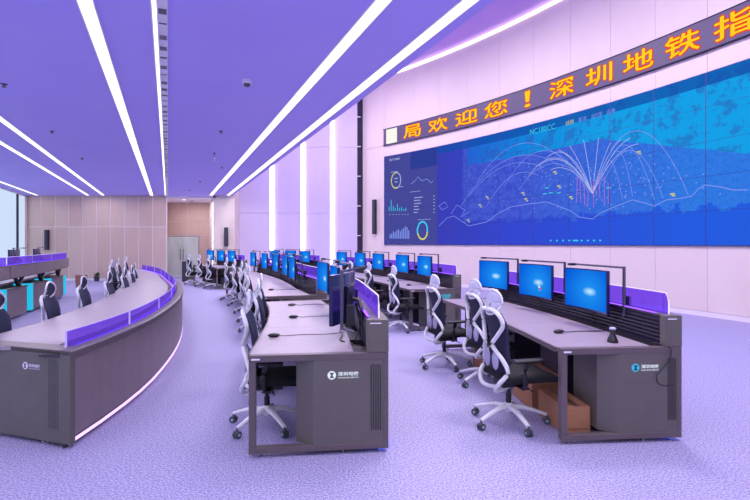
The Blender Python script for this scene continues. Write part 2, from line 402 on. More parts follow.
struct(wslab('baseboard_right', S_L, S_R, 0, .10, -.02, .012, M['joint'], None, 22))
struct(wslab('trim_3', S_L, S_R, HIGHZ-.13, HIGHZ-.06, -.015, .06, M['cove'], None, 22))
# dark gap at the left end with small brackets
gp = struct(empty('wall_gap', (-.75, 21.9, 0)))
gl = wpt(S_L, 0)
MB().prism([(-.05, .05), (gl.x+.78, gl.y-21.9+.05), (gl.x+.9, gl.y-21.9+.3), (-.05, .4)], 0, HIGHZ, P_).build('dark_strip', M['dark_gap'], gp)
for z in (.6, 1.9, 3.2, 4.5, 5.8, 7.1):
    MB().box(-.03, .12, -.02, .06, z, z+.035).build('bracket', M['joint'], gp)

# video wall: panels of one picture (UV = place on the picture)
SE = CW*10
def video_material():
    m = bpy.data.materials.new('map_picture'); m.use_nodes = True; nt = m.node_tree; nt.nodes.clear(); L = nt.links.new
    N = lambda t: nt.nodes.new(t)
    o = N('ShaderNodeOutputMaterial'); e = N('ShaderNodeEmission')
    uv = N('ShaderNodeUVMap'); sep = N('ShaderNodeSeparateXYZ'); L(uv.outputs[0], sep.inputs[0])
    def ramp(src, stops, interp='LINEAR'):
        r = N('ShaderNodeValToRGB'); r.color_ramp.interpolation = interp; L(src, r.inputs[0])
        while len(r.color_ramp.elements) < len(stops): r.color_ramp.elements.new(.5)
        for el, (p, c) in zip(r.color_ramp.elements, stops): el.position = p; el.color = lin(c)
        return r.outputs[0]
    def math_(op, a, b=None, c=None):
        n = N('ShaderNodeMath'); n.operation = op
        for i, x in enumerate((a, b, c)):
            if x is None: continue
            if isinstance(x, (int, float)): n.inputs[i].default_value = x
            else: L(x, n.inputs[i])
        return n.outputs[0]
    def mix(f, a, b):
        n = N('ShaderNodeMix'); n.data_type = 'RGBA'
        for i, x in ((0, f), (6, a), (7, b)):
            if isinstance(x, (int, float)): n.inputs[i].default_value = x
            elif isinstance(x, tuple): n.inputs[i].default_value = lin(x)
            else: L(x, n.inputs[i])
        return n.outputs[2]
    u, v = sep.outputs[0], sep.outputs[1]
    def noise(scale, det=5, rough=.6, off=0.0):
        n = N('ShaderNodeTexNoise'); n.inputs['Scale'].default_value = scale; n.inputs['Detail'].default_value = det
        n.inputs['Roughness'].default_value = rough
        mp = N('ShaderNodeMapping'); mp.inputs['Scale'].default_value = (3.3, 1, 1); mp.inputs['Location'].default_value = (off, off, 0)
        L(uv.outputs[0], mp.inputs[0]); L(mp.outputs[0], n.inputs['Vector']); return n.outputs['Fac']
    n1 = noise(9, 10, .72); n2 = noise(14, 10, .8, 3.1)
    fine_ = ramp(noise(40, 8, .85, 5.2), [(.50, (0, 0, 0)), (.60, (255, 255, 255))])
    lower = ramp(u, [(0, (60, 64, 166)), (.28, (58, 64, 184)), (.5, (54, 70, 205)), (.75, (46, 80, 216)), (1, (38, 92, 224))])
    land = mix(ramp(n2, [(.38, (0, 0, 0)), (.62, (255, 255, 255))]), (54, 74, 196), (92, 116, 226))
    land = mix(ramp(u, [(.55, (0, 0, 0)), (1.1, (235, 235, 235))]), land, (52, 146, 236))
    land = mix(math_('MULTIPLY', fine_, .45), land, (34, 56, 164))
    up_c = mix(ramp(u, [(.35, (0, 0, 0)), (.8, (255, 255, 255))]), (14, 100, 214), (22, 160, 232))
    up_c = mix(ramp(n1, [(.50, (0, 0, 0)), (.56, (190, 190, 190))]), up_c, (44, 84, 176))
    coast = math_('ADD', .22, math_('MULTIPLY', math_('SUBTRACT', n1, .5), .35))
    island = math_('MULTIPLY', math_('GREATER_THAN', v, coast), math_('GREATER_THAN', u, math_('ADD', .30, math_('MULTIPLY', n2, .1))))
    island = math_('MULTIPLY', island, .6)
    c = mix(island, lower, land)
    edge = math_('ADD', .72, math_('MULTIPLY', math_('SUBTRACT', .6, u), .55))
    upm = math_('MULTIPLY', math_('GREATER_THAN', v, math_('SUBTRACT', .757, math_('MULTIPLY', math_('MAXIMUM', math_('SUBTRACT', u, .8), 0), .9))), math_('GREATER_THAN', u, .366))
    bright = ramp(u, [(.3, (215, 215, 215)), (.6, (255, 255, 255))])
    c = mix(math_('MULTIPLY', upm, bright), c, up_c)
    # dashboard columns at the left
    dash = math_('LESS_THAN', u, .244)
    c = mix(math_('MULTIPLY', dash, .75), c, (74, 76, 146))
    darkbox = math_('MULTIPLY', math_('GREATER_THAN', v, .81), math_('MULTIPLY', math_('GREATER_THAN', u, .123), math_('LESS_THAN', u, .244)))
    c = mix(math_('MULTIPLY', darkbox, .8), c, (38, 60, 150))
    pan = math_('SUBTRACT', math_('MULTIPLY', u, 10), math_('FLOOR', math_('MULTIPLY', u, 10)))   # slow change inside each panel
    header = math_('MULTIPLY', math_('GREATER_THAN', v, .925), math_('GREATER_THAN', u, .244))
    c = mix(math_('MULTIPLY', header, .8), c, (20, 78, 170))
    L(c, e.inputs[0]); e.inputs[1].default_value = 1.0; L(e.outputs[0], o.inputs[0])
    return m
M['video'] = video_material()
vw = empty('video_wall', tuple(wpt(6, SB)))
tag(vw, 'huge curved wall display showing a blue city rail map with white arcs', 'video wall')
wslab('backing', -.01, J[-1]+.01, SB-.01, ST+.01, -.02, .046, M['bezel'], vw, ss=[-.01]+[x for k in range(13) for x in ((J[k] if k else .005), (J[k]+J[k+1])/2)]+[J[-1]+.01])
NR = 5
for i in range(13):
    for r in range(NR):
        z0 = SB+(ST-SB)*r/NR+.004; z1 = SB+(ST-SB)*(r+1)/NR-.004; s0 = J[i]+.010; s1 = J[i+1]-.010
        o = wslab('display_panel', s0, s1, z0, z1, .03, .05, M['video'], vw, 2)
        me = o.data; uvl = me.uv_layers.new(name='UVMap'); base = vw.location
        for lp in me.loops:
            p = me.vertices[lp.vertex_index].co + base
            s = (ang0-math.atan2(p.y-CC.y, p.x-CC.x))*CR
            uvl.data[lp.index].uv = (s/SE, (p.z-SB)/(ST-SB))
def wall_lines(name, m, lines, r=.012, parent=vw, off=.056):
    b = MB(); base = parent.location
    for ln in lines: b.tube([wpt(s, z, off)-base for s, z in ln], r, 4)
    o = b.build(name, m, parent); o['kind'] = 'stuff'; return o
def px_line(pts): return [pix_s(x, y) for x, y in pts]
def arc_px(x0, y0, x1, y1, h, n=14):        # arc between two picture points, bulging up by h
    a = pix_s(x0, y0); b = pix_s(x1, y1); out = []
    for i in range(n+1):
        t = i/n; out.append((a[0]+(b[0]-a[0])*t, a[1]+(b[1]-a[1])*t + 4*h*t*(1-t)))
    return out
random.seed(11)
fx, fy = 594, 194
fan = [arc_px(fx, fy, x, y, h) for x, y, h in ((548, 158, .55), (540, 166, .5), (530, 176, .75), (560, 150, .2), (571, 146, .1), (585, 140, .05),
       (600, 138, .0), (612, 143, .1), (622, 140, .2), (632, 138, .25), (640, 144, .3), (552, 170, .3))]
wall_lines('map_arc', M['map_pale'], fan, .007)
arcs = [arc_px(592, 193, 506, 186, 1.15), arc_px(590, 192, 478, 182, 1.35), arc_px(595, 192, 520, 190, .8), arc_px(600, 190, 656, 200, 1.25),
        arc_px(604, 186, 664, 196, 1.0), arc_px(545, 168, 470, 196, .55), arc_px(560, 165, 462, 206, .9), arc_px(612, 150, 690, 195, .9),
        arc_px(618, 152, 634, 196, .35), arc_px(540, 176, 488, 206, .5), arc_px(610, 160, 624, 200, .25)]
wall_lines('map_arc', M['map_line'], arcs, .007)
wall_lines('coast_line', M['map_line'], [px_line([(440, 226), (448, 218), (455, 216), (470, 226), (488, 222), (500, 213), (512, 207), (530, 204), (548, 202), (562, 207), (572, 211),
    (580, 217), (594, 219), (602, 213), (618, 206), (634, 200), (646, 203), (656, 206), (668, 200), (684, 198), (694, 196), (700, 189), (706, 185), (722, 187), (735, 190), (750, 190)]),
    px_line([(452, 214), (458, 205), (466, 210), (462, 217), (470, 212)]), px_line([(440, 206), (446, 202), (449, 207), (443, 210), (440, 206)])], .010)
pink = []
for k in range(9):
    x = 578+k*4+random.uniform(-1, 1); y = random.uniform(196, 208)
    pink.append(px_line([(x, y), (x+random.uniform(-1, 1), y-random.uniform(14, 38))]))
wall_lines('map_column', M['map_pink'], pink, .010)
specks = MB(); base = vw.location
def speck(b, x, y, w, h):
    s, z = pix_s(x, y); b.prism([(s-w, z-h), (s+w, z-h), (s+w, z+h), (s-w, z+h)], .051, .056, lambda a, c, d: wpt(a, c, d)-base)
for k in range(170):
    x = random.gauss(585, 55); y = random.gauss(184, 16)
    if 455 < x < 735 and 150 < y < 210: speck(specks, x, y, .018, .012)
specks.build('map_speck', M['map_line'], vw)['kind'] = 'stuff'
lab = MB()
for x, y in ((556, 172), (572, 197), (560, 186), (488, 197), (481, 205), (524, 193), (527, 199), (469, 220), (674, 194), (640, 152)): speck(lab, x, y, .055, .018); speck(lab, x+1.2, y+1.8, .04, .014)
lab.build('map_label', M['map_yellow'], vw)['kind'] = 'stuff'
lab = MB()
for x, y in ((548, 188), (552, 193), (560, 193), (610, 188), (546, 194)): speck(lab, x, y, .07, .014)
for k in range(9): speck(lab, 552+k*6.2, 240.5, .03 if k != 4 else .09, .02)
lab.build('map_label', M['map_cyan'], vw)['kind'] = 'stuff'
# header
def wtext(name, body, m, parent, px, py, w, h, off, bold=0):
    s, z = pix_s(px, py); b_ = parent.location
    return text_obj(name, body, m, parent, lambda x, y: wpt(s+x, z+y, off)-b_, 1, bold, (w, h))
wtext('header_text', 'NC180CC', M['map_cyan'], vw, 543.5, 129.5, .95, .17, .056)
for px, py, b_, mm in ((571, 122.6, '线网', 'map_yellow'), (583.7, 119.2, '客流', 'map_line'), (598, 115.4, '运行图', 'map_line'), (612.5, 111.4, '设备', 'map_line')):
    wtext('tab_text', b_, M[mm], vw, px, py, .27 if len(b_) == 2 else .34, .12, .056)
wtext('header_text', '线网客流数据', M['map_white'], vw, 395.5, 159.5, .62, .10, .056, .02)
# dashboard charts
def ring(cx, cy, rs, rz, m, a0=0, a1=360, r=.02):
    s, z = pix_s(cx, cy); n = 28
    return wall_lines('chart_ring', M[m], [[(s+rs*math.cos(math.radians(a0+(a1-a0)*i/n)), z+rz*math.sin(math.radians(a0+(a1-a0)*i/n))) for i in range(n+1)]], r)
ring(397, 180.5, .27, .32, 'map_yellow', 80, 290, .024); ring(397, 180.5, .27, .32, 'map_white', -70, 80, .024)
ring(423.5, 230.5, .27, .34, 'map_yellow', 200, 350, .035); ring(423.5, 230.5, .27, .34, 'map_cyan', -10, 200, .035)
def bars(rects, m):
    b = MB()
    for x, y, w, h in rects: speck(b, x, y, w, h)
    b.build('chart_bar', M[m], vw)['kind'] = 'stuff'
bars([(414+w/2, y, w*.043/2*1.0, .016) for y, w in ((197.5, 11), (200.5, 8), (203.5, 9), (206.5, 6), (209.5, 7), (212.5, 5))], 'map_white')
bars([(435, 196+3.3*k, .04, .014) for k in range(6)], 'map_white')
bars([(390+2.1*k, 211-h/2, .016, h*.021) for k, h in enumerate((4, 11, 5, 3, 7, 3, 4, 2, 3))], 'map_cyan')
bars([(391+3*k, 214.5, .03, .012) for k in range(7)] + [(395, 172, .2, .012), (400, 187, .22, .012), (416, 191.6, .3, .008), (425, 219.5, .35, .008), (397, 178.6, .1, .02), (397, 182, .08, .02)], 'map_white')
bars([(391+1.7*k, 238.5-h/2, .025, h*.021) for k, h in enumerate((4, 5, 7, 6, 8, 9, 7, 9, 10, 12, 11, 8))], 'map_line')
wall_lines('chart_line', M['map_line'], [px_line([(412, 184), (416, 181), (419, 177), (423, 181), (428, 179), (432, 183), (434, 181)])], .012)

# LED banner above it
lb = empty('led_banner', tuple(wpt(6, BB)))
tag(lb, 'long red and yellow LED text banner above the wall display', 'LED sign')
S_B = pix_s(385)
wslab('case', S_B-.02, SE*1.32, BB, BT, .0, .068, M['led_body'], lb, 14)
wslab('clock_display', pix_s(387.5), pix_s(398.2), BB+.03, BT-.03, .07, .078, M['led_white'], lb, 1)
wslab('case_rim', S_B-.05, SE*1.32, BT, BT+.02, .0, .08, M['dark_gap'], lb, 14)
wslab('case_rim', S_B-.05, SE*1.32, BB-.02, BB, .0, .08, M['dark_gap'], lb, 14)
for ch, x0, x1 in (('局', 405, 422), ('欢', 430, 449), ('迎', 457, 479), ('您', 486, 509), ('！', 526.5, 532), ('深', 551.5, 575.5), ('圳', 588, 614), ('地', 625.5, 655.5), ('铁', 667.5, 702), ('指', 717, 756)):
    s0, s1 = pix_s(x0), pix_s(x1); sm, w = (s0+s1)/2, s1-s0; zc = (BB+BT)/2; b_ = lb.location
    fnr = lambda x, y: wpt(sm+x, zc+y, .074)-b_
    fny = lambda x, y: wpt(sm+x, zc+y, .080)-b_
    hh = .48
    text_obj('led_character_glow', ch, M['led_red'], lb, fnr, 1, 0, (w, hh), [(.036*math.cos(k*math.pi/4), .034*math.sin(k*math.pi/4)) for k in range(8)])
    text_obj('led_character', ch, M['led_yellow'], lb, fny, 1, 0, (w, hh), [(-.012, 0), (.012, 0), (0, .007), (0, -.007)])

# ------------------------------------------------------------------ ceiling lines and fittings
names = ['long ceiling light line running from the top left to the wood wall', 'narrow ceiling light line beside the air grille', 'ceiling light line, second from the edge of the low ceiling',
         'ceiling light line nearest the edge of the low ceiling', 'ceiling light line at the left, upper one of the pair', 'ceiling light line at the left, lower one of the pair', 'short far ceiling light line close to the windows']
for i, (x, y, w) in enumerate(STRIPS):
    yf = BACKY-.15
    a = on_strip(x, y, -4.0); b = on_strip(x, y, yf); L_ = (b-a).length
    t = empty('ceiling_light', (a.x, a.y, LOWZ), YAW)
    tag(t, names[i], 'ceiling light', 'linear lights in the low ceiling')
    MB().box(-w/2, w/2, 0, L_, -.006, -.001).build('diffuser', M['strip'], t)
    MB().box(-w/2-.012, -w/2, 0, L_, -.010, -.0005).box(w/2, w/2+.012, 0, L_, -.010, -.0005).build('frame', M['white'], t)
a = on_strip(-1.775, 4.17, -4.0); b = on_strip(-1.775, 4.17, BACKY-.15)
t = empty('air_grille', (a.x, a.y, LOWZ), YAW); tag(t, 'long linear air grille set in the ceiling between two light lines', 'air grille')
L_ = (b-a).length
MB().box(-.04, .04, 0, L_, -.004, -.001).build('grille_backing', M['white'], t)
MB().box(-.042, -.034, 0, L_, -.014, -.001).box(.034, .042, 0, L_, -.014, -.001).build('frame', M['white'], t)
for k in range(60):
    y = 3.0+k*.30
    MB().box(-.033, .033, y, y+random.choice((.02, .05, .10)), -.009, -.004).build('grille_bar', M['metal'], t)
def on_plane(px, py, z): Y = F*(EYE-z)/(py-HOR); return ((px-375)*Y/F, Y)
X, Y = on_plane(247, 80, LOWZ)
t = empty('dome_camera', (X, Y, LOWZ)); tag(t, 'white dome camera hanging from the violet ceiling', 'security camera')
MB().lathe([(.055, 0), (.06, -.02), (.055, -.05)], seg=20).build('housing', M['white'], t, True)
MB().lathe([(.045, -.05), (.04, -.07), (.02, -.085), (.001, -.088)], seg=16).build('dome', M['metal'], t, True)
for i, (px, py) in enumerate(((4, 84), (52, 131), (82, 158), (200, 181), (222, 167), (221, 131), (190, 190))):
    X, Y = on_plane(px, py, LOWZ)
    o = MB().lathe([(.04, 0), (.04, -.008), (.012, -.012), (.012, -.035), (.03, -.037), (.03, -.042)], seg=12).build('sprinkler', M['metal'])
    o.location = (X, Y, LOWZ)
    tag(o, ['small metal sprinkler in the ceiling at the far left', 'small metal sprinkler between the far left line and the two left light lines', 'small metal sprinkler above the left pair of light lines',
            'small metal sprinkler in the far ceiling left of the hanging sensor', 'small metal sprinkler in the far ceiling right of the hanging sensor', 'small metal sprinkler under the white dome camera',
            'small metal sprinkler by the recess with the doors'][i], 'sprinkler', 'sprinklers in the ceiling')
X, Y = on_plane(214.5, 153, LOWZ)
t = empty('hanging_sensor', (X, Y, LOWZ)); tag(t, 'slim white sensor stem hanging from the ceiling near the hall edge', 'sensor')
MB().lathe([(.03, 0), (.03, -.012), (.008, -.014), (.008, -.09)], seg=12).build('stem', M['metal'], t); MB().lathe([(.012, -.09), (.016, -.10), (.016, -.17), (.004, -.18)], seg=12).build('probe', M['white'], t)
for i, (px, py, r) in enumerate(((184, 199.5, .06), (192, 201, .08))):
    Yc = 21.9+.8*i; X = (px-375)*Yc/F
    o = MB().lathe([(r, 0), (r, -.02), (r*.7, -.022)], seg=16).build('recess_downlight', M['strip'] if i == 0 else M['metal']); o.location = (X, Yc, 3.5)
    tag(o, ['small round lit downlight in the recess ceiling', 'round unlit fitting in the recess ceiling above the doors'][i], 'downlight')
# column speakers on the walls
def column_speaker(x, y, z0, z1, label, rz=0, w=.15):
    t = empty('column_speaker', (x, y, z0), rz); tag(t, label, 'speaker', 'column speakers on the walls')
    MB().box(-w/2, w/2, -.12, 0, 0, z1-z0).build('cabinet', M['black'], t, bevel=.01)
    MB().box(-w/2+.015, w/2-.015, -.13, -.118, .02, z1-z0-.02).build('grille', M['speaker'], t)
    MB().box(-.03, .03, 0, .035, .1, z1-z0-.1).build('bracket', M['metal'], t)
column_speaker(-13.85, BACKY-.04, 1.3, 2.15, 'tall dark column speaker on the wood wall above the left consoles')
column_speaker(-6.28, BACKY-.04, 1.45, 2.25, 'dark column speaker on the pale pier right of the doors')
p = wpt(-.55, 0, .04)
column_speaker(p.x, p.y, 1.97, 3.45, 'dark column speaker on the white wall left of the display', math.radians(-35), .17)

# ------------------------------------------------------------------ row curves
class Curve:
    """x as a smooth function of y through control points; v = distance toward the users (left)"""
    def __init__(s, pts): s.p = sorted(pts, key=lambda q: q[1])
    def x(s, y):
        p = s.p; n = len(p)
        i = 0
        while i < n-2 and y > p[i+1][1]: i += 1
        (x0, y0), (x1, y1) = p[i], p[i+1]
        def m(k):
            if k == 0: return (p[1][0]-p[0][0])/(p[1][1]-p[0][1])
            if k == n-1: return (p[-1][0]-p[-2][0])/(p[-1][1]-p[-2][1])
            return (p[k+1][0]-p[k-1][0])/(p[k+1][1]-p[k-1][1])
        h = y1-y0; t = (y-y0)/h
        if t < 0: return x0+m(0)*(y-y0)
        if t > 1: return x1+m(n-1)*(y-y1)
        return (2*t**3-3*t*t+1)*x0+(t**3-2*t*t+t)*h*m(i)+(-2*t**3+3*t*t)*x1+(t**3-t*t)*h*m(i+1)
    def tan(s, y):
        d = .02; return Vector((s.x(y+d)-s.x(y-d), 2*d)).normalized()
    vs = 1.0
    def at(s, y, v, z, u=0):                 # u: shift along the tangent
        t = s.tan(y); n = Vector((-t.y, t.x))
        if v < 0: v *= s.vs
        return Vector((s.x(y)+n.x*v+t.x*u, y+n.y*v+t.y*u, z))
    def step(s, y, d): return y+s.tan(y).y*d   # y after going d metres along
    def ang(s, y): t = s.tan(y); return math.atan2(t.y, t.x)-math.pi/2
def sweep(c, y0, y1, prof, base, n=None, b=None, skew=0):
    b = b or MB(); n = n or max(1, int((y1-y0)/.35)); k = len(prof); o = len(b.v)
    for i in range(n+1):
        y = y0+(y1-y0)*i/n
        for v, z in prof:
            yy = y + (skew*v*(1-i/n) if skew else 0)
            b.v.append(tuple(c.at(y, v, z, yy-y)-base))
    for i in range(n):
        for j in range(k):
            j2 = (j+1) % k; b.f.append((o+i*k+j, o+i*k+j2, o+(i+1)*k+j2, o+(i+1)*k+j))
    b.f.append(tuple(o+j for j in range(k-1, -1, -1))); b.f.append(tuple(o+n*k+j for j in range(k)))
    return b
def rect(v0, v1, z0, z1): return [(v0, z0), (v1, z0), (v1, z1), (v0, z1)]

def logo(root, base, c, y0, vc, zc, w, mats, face_u=-.006, subtitle=True):
    """emblem and lettering on an end panel; text runs from the user side (left) to the rear (right)"""
    fn = lambda x, y, u=face_u: c.at(y0, vc-x, zc+y, u)-base
    r = w*.135; ex = -w/2+r
    pts = [(ex+r*math.cos(2*math.pi*i/24), r*math.sin(2*math.pi*i/24)) for i in range(24)]
    MB().prism(pts, face_u+.004, face_u, lambda a, b, d: c.at(y0, vc-a, zc+b, d)-base).build('logo_emblem', M[mats[0]], root)
    bm = MB()
    for sgn in (-1, 1):
        pl = [(ex-.55*r, sgn*.62*r), (ex+.55*r, sgn*.62*r), (ex+.16*r, 0), (ex-.16*r, 0)]
        bm.prism(pl, face_u, face_u-.003, lambda a, b, d: c.at(y0, vc-a, zc+b, d)-base)
    bm.build('logo_rail_mark', M['desk_edge'] if mats[0] != 'logo_cyan' else M['bezel'], root)
    tx = w/2-w*.34
    text_obj('logo_text', '深圳地铁', M[mats[1]], root, lambda x, y: fn(tx+x, y+r*.28), 1, .02, (w*.66, r*.95))
    if subtitle: text_obj('logo_text', 'SHENZHEN METRO', M[mats[1]], root, lambda x, y: fn(tx+x, y-r*.62), 1, 0.01, (w*.66, r*.32))

def console(label, c, y0, n_st, st=1.2, logo_mats=None, group='curved operator consoles', frames=True, led=True, first=.0, near=True):
    """desk row: v=0 is the monitor line, v=.74 the users' edge, v=-.29 the back"""
    base = c.at(y0, 0, 0); root = empty('console_desk', tuple(base)); tag(root, label, 'desk', group)
    ys = [c.step(y0, .07)]
    for i in range(n_st): 
        y = ys[-1]
        for _ in range(4): y = c.step(y, st/4)
        ys.append(y)
    yE = ys[-1]; yEE = c.step(yE, .05)
    e1 = c.step(y0, .06)
    # near end frame (a loop standing in the end plane) and far end
    def loop(ya, yb):
        b = MB(); 
        sweep(c, ya, yb, rect(.74, -.29, .70, .75), base, 1, b); sweep(c, ya, yb, rect(.74, -.29, .03, .075), base, 1, b)
        sweep(c, ya, yb, rect(.74, .69, .075, .70), base, 1, b); sweep(c, ya, yb, rect(-.25, -.29, .075, .70), base, 1, b)
        return b
    loop(y0, e1).build('end_frame', M['desk_edge'], root, bevel=.004)
    loop(yE, yEE).build('end_frame', M['desk_edge'], root)
    # pedestal at the near end with a folded face
    d = c.step(y0, .5)
    poly = [(.40, .10), (.27, .004), (-.25, .004), (-.25, .5), (.40, .5)]
    MB().prism(poly, .075, .70, lambda a, b, z: c.at(y0, a, z, b)-base).build('end_panel', M['desk_side'], root)
    if near:
        hm = MB()
        for r in range(30):
            for q in range(5):
                v = -.155-.0175*q; z = .17+r*.0165 + (.008 if q % 2 else 0)
                hm.prism([(v, z), (v-.009, z), (v-.009, z+.009), (v, z+.009)], .0038, -.0005, lambda a, b, u: c.at(y0, a, b, u)-base)
        hm.build('vent_hole', M['black'], root)['kind'] = 'stuff'
        MB().prism([(.72, .716), (.66, .716), (.66, .728), (.72, .728)], .0, -.003, lambda a, b, u: c.at(y0, a, b, u)-base).build('name_tag', M['white'], root)
    if logo_mats: logo(root, base, c, y0, .05, .59, .235, logo_mats, .001)
    # far pedestals, one per station joint
    for y in ys[1:]:
        MB().prism([(.40, -.02), (-.25, -.02), (-.25, -.45), (.40, -.45)], .075, .70, lambda a, b, z: c.at(y, a, z, b)-base).build('pedestal', M['dark_body'], root)
    for i in range(n_st):
        a, b = ys[i]+(.0 if i == 0 else .002), ys[i+1]-.002
        sweep(c, a, b, rect(.74, -.03, .715, .748), base).build('worktop', M['desk_top'], root)
        sweep(c, a, b, [(.755, .708), (.741, .708), (.741, .746), (.755, .746)], base).build('worktop_edge', M['desk_edge'], root)
        sweep(c, a, b, rect(-.26, -.285, .06, .70), base).build('rear_panel', M['fascia'], root)
        sweep(c, a, b, rect(-.03, -.14, .64, .66), base).build('cable_tray', M['black'], root)
        # slatted rail behind the monitors
        sweep(c, a, b, rect(-.165, -.285, .70, .985), base).build('rail_housing', M['dark_body'], root)
        sweep(c, a, b, rect(-.15, -.292, .985, .998), base).build('rail_cap', M['desk_edge'], root)
        for k in range(7):
            z = .755+k*.032
            sweep(c, a, b, [(-.164, z), (-.142, z+.004), (-.142, z+.014), (-.164, z+.022)], base).build('slat', M['slat'], root)
        ga, gb = a+.03, b-.03
        if i == 0: ga = c.step(ga, .05)
        gm = sweep(c, ga, gb, rect(-.222, -.230, .99, 1.165), base); e = MB()
        if i == 0:
            ps_ = [(-.07, .99), (0, .99), (0, 1.165), (-.035, 1.165), (-.07, 1.10)]
            gm.prism(ps_, -.222, -.230, lambda a_, b_, v_: c.at(ga, v_, b_, a_)-base)
            e.tube([c.at(ga, -.226, .995, -.07)-base, c.at(ga, -.226, 1.10, -.07)-base, c.at(ga, -.226, 1.168, -.035)-base, c.at(ga, -.226, 1.168, .0)-base], .006, 6)
        gl_ = gm.build('glass_screen', M['glass'], root)
        sweep(c, ga, gb, rect(-.220, -.232, 1.165, 1.172), base, None, e)
        if i == n_st-1: sweep(c, gb, gb+.01, rect(-.219, -.233, .995, 1.172), base, 1, e)
        e.build('lit_edge', M['edge_lit'], gl_)
        if led: sweep(c, ga, gb, rect(-.142, -.16, 1.0, 1.004), base).build('led_line', M['violet_led'], root)
    # end block of the rail
    sweep(c, y0-.004, y0+.07, rect(-.125, -.292, .75, 1.0), base, 1).build('rail_end_block', M['desk_side'], root, bevel=.008)
    MB().prism([(-.15, .968), (-.235, .968), (-.235, .976), (-.15, .976)], -.004, -.008, lambda a, b, u: c.at(y0, a, b, u)-base).build('block_tag', M['white'], root)
    for v in (.66, .05, -.22):
        for y in (y0+.04, yE):
            p = c.at(y, v, 0)-base
            MB().lathe([(.022, 0), (.022, .008), (.008, .010), (.008, .032)], tuple(p), 10).build('foot', M['chrome'], root)
    if led:
        sweep(c, y0+.02, y0+.35, rect(-.24, -.275, .035, .055), base, 1).build('base_led', M['blue_led'], root)
    return root, ys, base

# ------------------------------------------------------------------ prototypes: monitor, chair, mouse
def make_monitor():
    r = empty('monitor'); w, h, z0, sag = .72, .41, .0, .035
    def face(t, z, off=0): x = (t-.5)*w; return (x, off-sag*(2*(t-.5))**2*1.0, z)   # users are at -y, curved toward them at the ends
    b = MB(); n = 8
    # solid thin shell
    for i in range(n):
        t0, t1 = i/n, (i+1)/n
        p0, p1 = face(t0, 0), face(t1, 0)
        b.hexa([(p0[0], p0[1]-.0, z0), (p1[0], p1[1], z0), (p1[0], p1[1]+.03, z0), (p0[0], p0[1]+.03, z0), (p0[0], p0[1], h), (p1[0], p1[1], h), (p1[0], p1[1]+.03, h), (p0[0], p0[1]+.03, h)])
    b.build('casing', M['casing'], r)
    MB().grid(lambda u, v: face(.012+u*.976, .02+v*(h-.03), -.0025), 8, 1).build('screen', M['screen'], r)
    MB().box(-.10, .10, .03, .06, .10, .30).build('back_cover', M['black'], r, bevel=.01)
    a = MB().tube([(0, .06, .19), (0, .12, .17), (.05, .16, .10), (.05, .17, -.05)], .018, 8).box(-.05, .05, .055, .07, .14, .24)
    a.build('arm', M['black'], r, True)
    MB().tube([(.02, .10, .16), (-.05, .13, .0), (.06, .14, -.08), (.12, .12, -.14), (.02, .10, -.18)], .006, 5).tube([(-.04, .08, .14), (-.12, .10, -.02), (-.06, .12, -.12), (-.16, .11, -.18)], .006, 5).build('cable', M['black'], r, True)
    f = MB().tube([(-.44, .09, h+.035), (.43, .09, h+.035)], .011, 6).tube([(.43, .09, h+.045), (.43, .09, -.0)], .014, 6)
    f.tube([(.43, .09, .0), (.43, .19, -.02)], .012, 6)
    f.build('support_bar', M['metal'], r)
    MB().box(-.42, -.36, .03, .10, h+.02, h+.045).build('clamp', M['black'], r)
    MB().box(.38, .405, .12, .18, .02, .18).build('power_box', M['black'], r)
    return r
def spline(pts, n=5):
    out = []; P = [Vector(p) for p in pts]
    for i in range(len(P)-1):
        a = P[max(i-1, 0)]; b = P[i]; c_ = P[i+1]; d = P[min(i+2, len(P)-1)]
        for k in range(n):
            t = k/n
            out.append(.5*((2*b)+(c_-a)*t+(2*a-5*b+4*c_-d)*t*t+(3*b-a-3*c_+d)*t**3))
    out.append(P[-1]); return out
